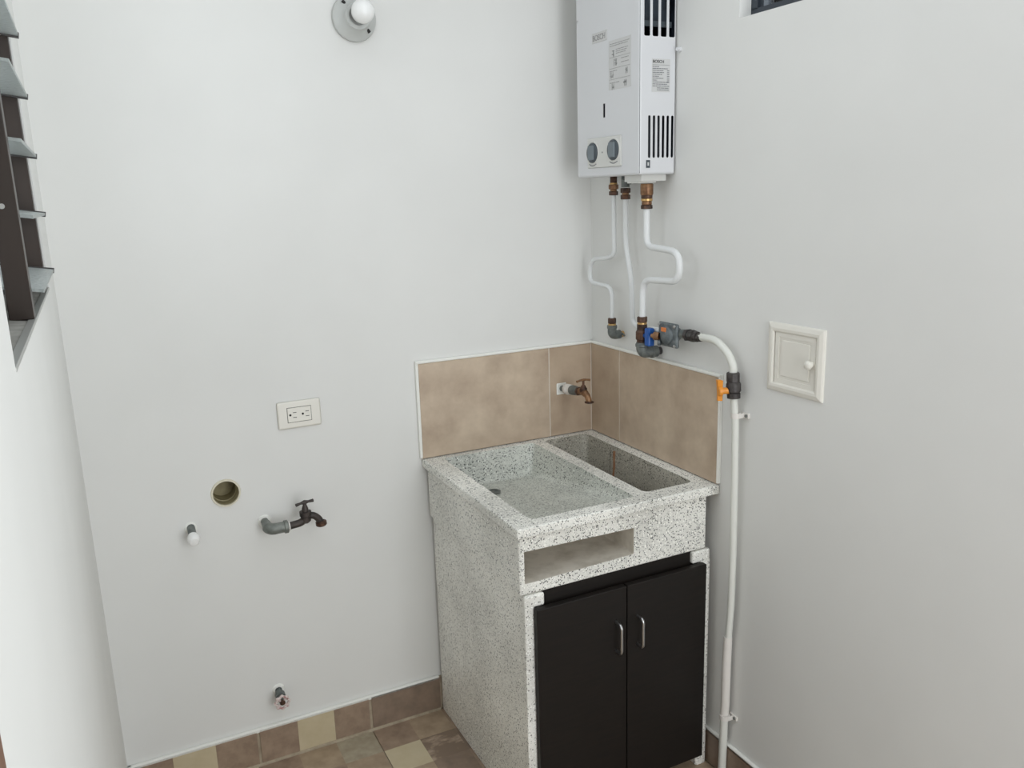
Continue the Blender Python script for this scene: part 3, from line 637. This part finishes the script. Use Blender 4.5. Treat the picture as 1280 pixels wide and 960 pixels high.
part('valve_body', lathe(bmesh.new(), (ax + .103, ay, bz), (0, 0, 1), [(0, 0), (0, .008), (.006, .014), (.020, .0145), (.022, .0165), (.034, .0165), (.034, .0095), (.043, .0090), (.053, .0055), (.059, .0050), (.059, 0)], 20), M['tapdark'], tp, True)
bm = bmesh.new(); tube(bm, [(ax + .078, ay - .002, bz + .057), (ax + .092, ay, bz + .0595), (ax + .103, ay, bz + .061), (ax + .114, ay, bz + .0615), (ax + .128, ay + .002, bz + .0615)], [.0045, .0036, .0065, .0036, .0048], 12); part('handle', bm, M['tapdark'], tp, True)
part('spout', tube(bmesh.new(), fillet([(ax + .110, ay, bz + .020), (ax + .126, ay, bz + .018), (ax + .140, ay, bz + .004), (ax + .144, ay, bz - .010)], .014, 5), .0098, 16), M['tapdark'], tp, True)
part('spout_lip', lathe(bmesh.new(), (ax + .144, ay, bz - .002), (.1, 0, -1), [(0, .0098), (.003, .0155), (.012, .0160), (.015, .013), (.015, .0085), (.004, .0085), (.004, 0)], 20), M['bronze'], tp, True)

# ------------------------------------------------------------------ small wall fittings
st = thing('capped_stub', 'small capped white pipe stub on the wall left of the tap', 'pipe cap', (-1.290, 0, .775))
part('wall_ring', lathe(bmesh.new(), (-1.290, 0, .778), (0, -1, 0), [(0, .017), (.002, .016), (.003, .010)], 18), M['caulk'], st, True)
part('nipple', cyl(bmesh.new(), (-1.290, 0, .780), (-1.290, -.040, .766), .0105), M['galv'], st)
part('cap', lathe(bmesh.new(), (-1.290, -.034, .766), (0, -1, -.25), [(0, 0), (0, .0135), (.010, .0165), (.022, .0160), (.029, .011), (.031, 0)], 22), M['glassbulb'], st, True)

vl = thing('shutoff_valve', 'small grey shutoff valve with pinkish spoked wheel above the baseboard', 'valve', (-1.104, 0, .216))
vx, vz = -1.104, .222
part('wall_ring', lathe(bmesh.new(), (vx, 0, vz + .004), (0, -1, 0), [(0, .018), (.003, .016), (.004, .010)], 18), M['caulk'], vl, True)
part('body', lathe(bmesh.new(), (vx, 0, vz), (0, -1, -.15), [(0, .010), (.016, .010), (.017, .0145), (.034, .0145), (.036, .009), (.050, .008), (.050, 0)], 16), M['galv'], vl, True)
bm = bmesh.new(); wc = Vector((vx, -.052, vz - .010)); n = 48
ring = [wc + Vector((math.cos(2 * PI * k / n) * (.0185 + .0022 * math.cos(8 * 2 * PI * k / n)), 0, math.sin(2 * PI * k / n) * (.0185 + .0022 * math.cos(8 * 2 * PI * k / n)))) for k in range(n)]
rings = []
for k in range(n):
    c = ring[k]; rad = (c - wc).normalized(); rings.append([bm.verts.new(c + rad * math.cos(2 * PI * j / 8) * .0042 + Vector((0, 1, 0)) * math.sin(2 * PI * j / 8) * .0042) for j in range(8)])
for k in range(n):
    a, b = rings[k], rings[(k + 1) % n]
    for j in range(8): bm.faces.new((a[j], a[(j + 1) % 8], b[(j + 1) % 8], b[j]))
for k in range(4):
    a = PI / 4 + k * PI / 2; tube(bm, [wc, wc + Vector((math.cos(a), 0, math.sin(a))) * .018], .0028, 8)
part('wheel', bm, M['wheel'], vl, True)
part('wheel_hub', lathe(bmesh.new(), wc + Vector((0, .004, 0)), (0, -1, 0), [(0, .0085), (.008, .0080), (.009, .003), (.0085, 0)], 16), M['bronze'], vl, True)

dp = thing('drain_pipe', 'round open cream plastic drain pipe end set in the left wall area', 'drain', (-1.19, .0, .86))
dp['label'] = 'round open drain pipe mouth in the white wall, above and left of the tap'
bm = bmesh.new(); lathe(bm, (-1.190, -.005, .860), (0, 1, 0), [(.09, .0345), (.0, .0345), (0, .0385), (.004, .0400), (.006, .0372), (.09, .0372)], 40); part('pipe_wall', bm, M['pvc'], dp, True)
part('inner_wall', lathe(bmesh.new(), (-1.190, .002, .860), (0, 1, 0), [(0, .0343), (.030, .0343), (.031, .0320), (.075, .0320), (.075, 0)], 40), M['pvcin'], dp, True)

ot = thing('wall_outlet', 'ivory double socket outlet on the white wall left of the sink', 'outlet', (-.973, 0, 1.02))
part('cover_plate', B((-1.0325, -.007, 1.016), (-.9115, 0, 1.094), .0045, 3), M['plate'], ot)
part('receptacle', B((-1.005, -.0095, 1.0345), (-.9395, -.005, 1.0755), .001, 1), M['plate'], ot)
bm = bmesh.new()
for a, b in (((-1.0062, 1.0333), (-.9383, 1.0343)), ((-1.0062, 1.0757), (-.9383, 1.0767)), ((-1.0062, 1.0333), (-1.0052, 1.0767)), ((-.9393, 1.0333), (-.9383, 1.0767))):
    box(bm, (a[0], -.0074, a[1]), (b[0], -.0060, b[1]))
part('seam', bm, M['ink'], ot)
bm = bmesh.new()
for cx in (-.989, -.954):
    for dz in (-.007, .007): box(bm, (cx - .0015, -.0099, 1.055 + dz - .0008), (cx + .0085, -.0094, 1.055 + dz + .0008))
    lathe(bm, (cx - .009, -.0094, 1.0555), (0, -1, 0), [(0, .0032), (.0005, .0032), (.0005, 0)], 14)
part('slots', bm, M['ink'], ot)

lh = thing('lamp_holder', 'round grey-white porcelain lamp holder near the top of the white wall', 'lamp', (-.737, 0, 2.105))
lx, lz = -.737, 2.108
pc = link('dish', lathe(bmesh.new(), (lx, 0, lz), (0, -1, 0), [(0, 0), (0, .058), (.006, .0600), (.012, .0585), (.018, .050), (.026, .040), (.038, .034), (.044, .034), (.044, .024), (.030, .024), (.030, 0)], 48), M['porcelain'], lh, True)
for a in (130, -44, 44):
    a = math.radians(a); p = Vector((lx + math.cos(a) * .044, -.021, lz + math.sin(a) * .044)); d = Vector((.64, 0, -.77))
    bm = bmesh.new(); tube(bm, [p - d * .007, p + d * .007], .0042, 10); part('screw', bm, M['ink'], lh)
    part('screw_seat', lathe(bmesh.new(), p + Vector((0, .004, 0)), (0, -1, 0), [(0, .0105), (.002, .0100), (.0025, .008)], 14), M['porcelain'], lh, True)
bl2 = thing('light_bulb', 'small round white bulb screwed into the porcelain lamp holder', 'bulb', (lx, -.03, lz))
part('globe', lathe(bmesh.new(), (lx, -.052, lz + .002), (0, -1, 0), [(0, .018), (.008, .0195), (.020, .0265), (.033, .0300), (.046, .0280), (.056, .020), (.061, .010), (.0625, 0)], 36), M['glassbulb'], bl2, True)
part('screw_base', cyl(bmesh.new(), (lx, -.031, lz), (lx, -.054, lz), .0135), M['alu2'], bl2, True)
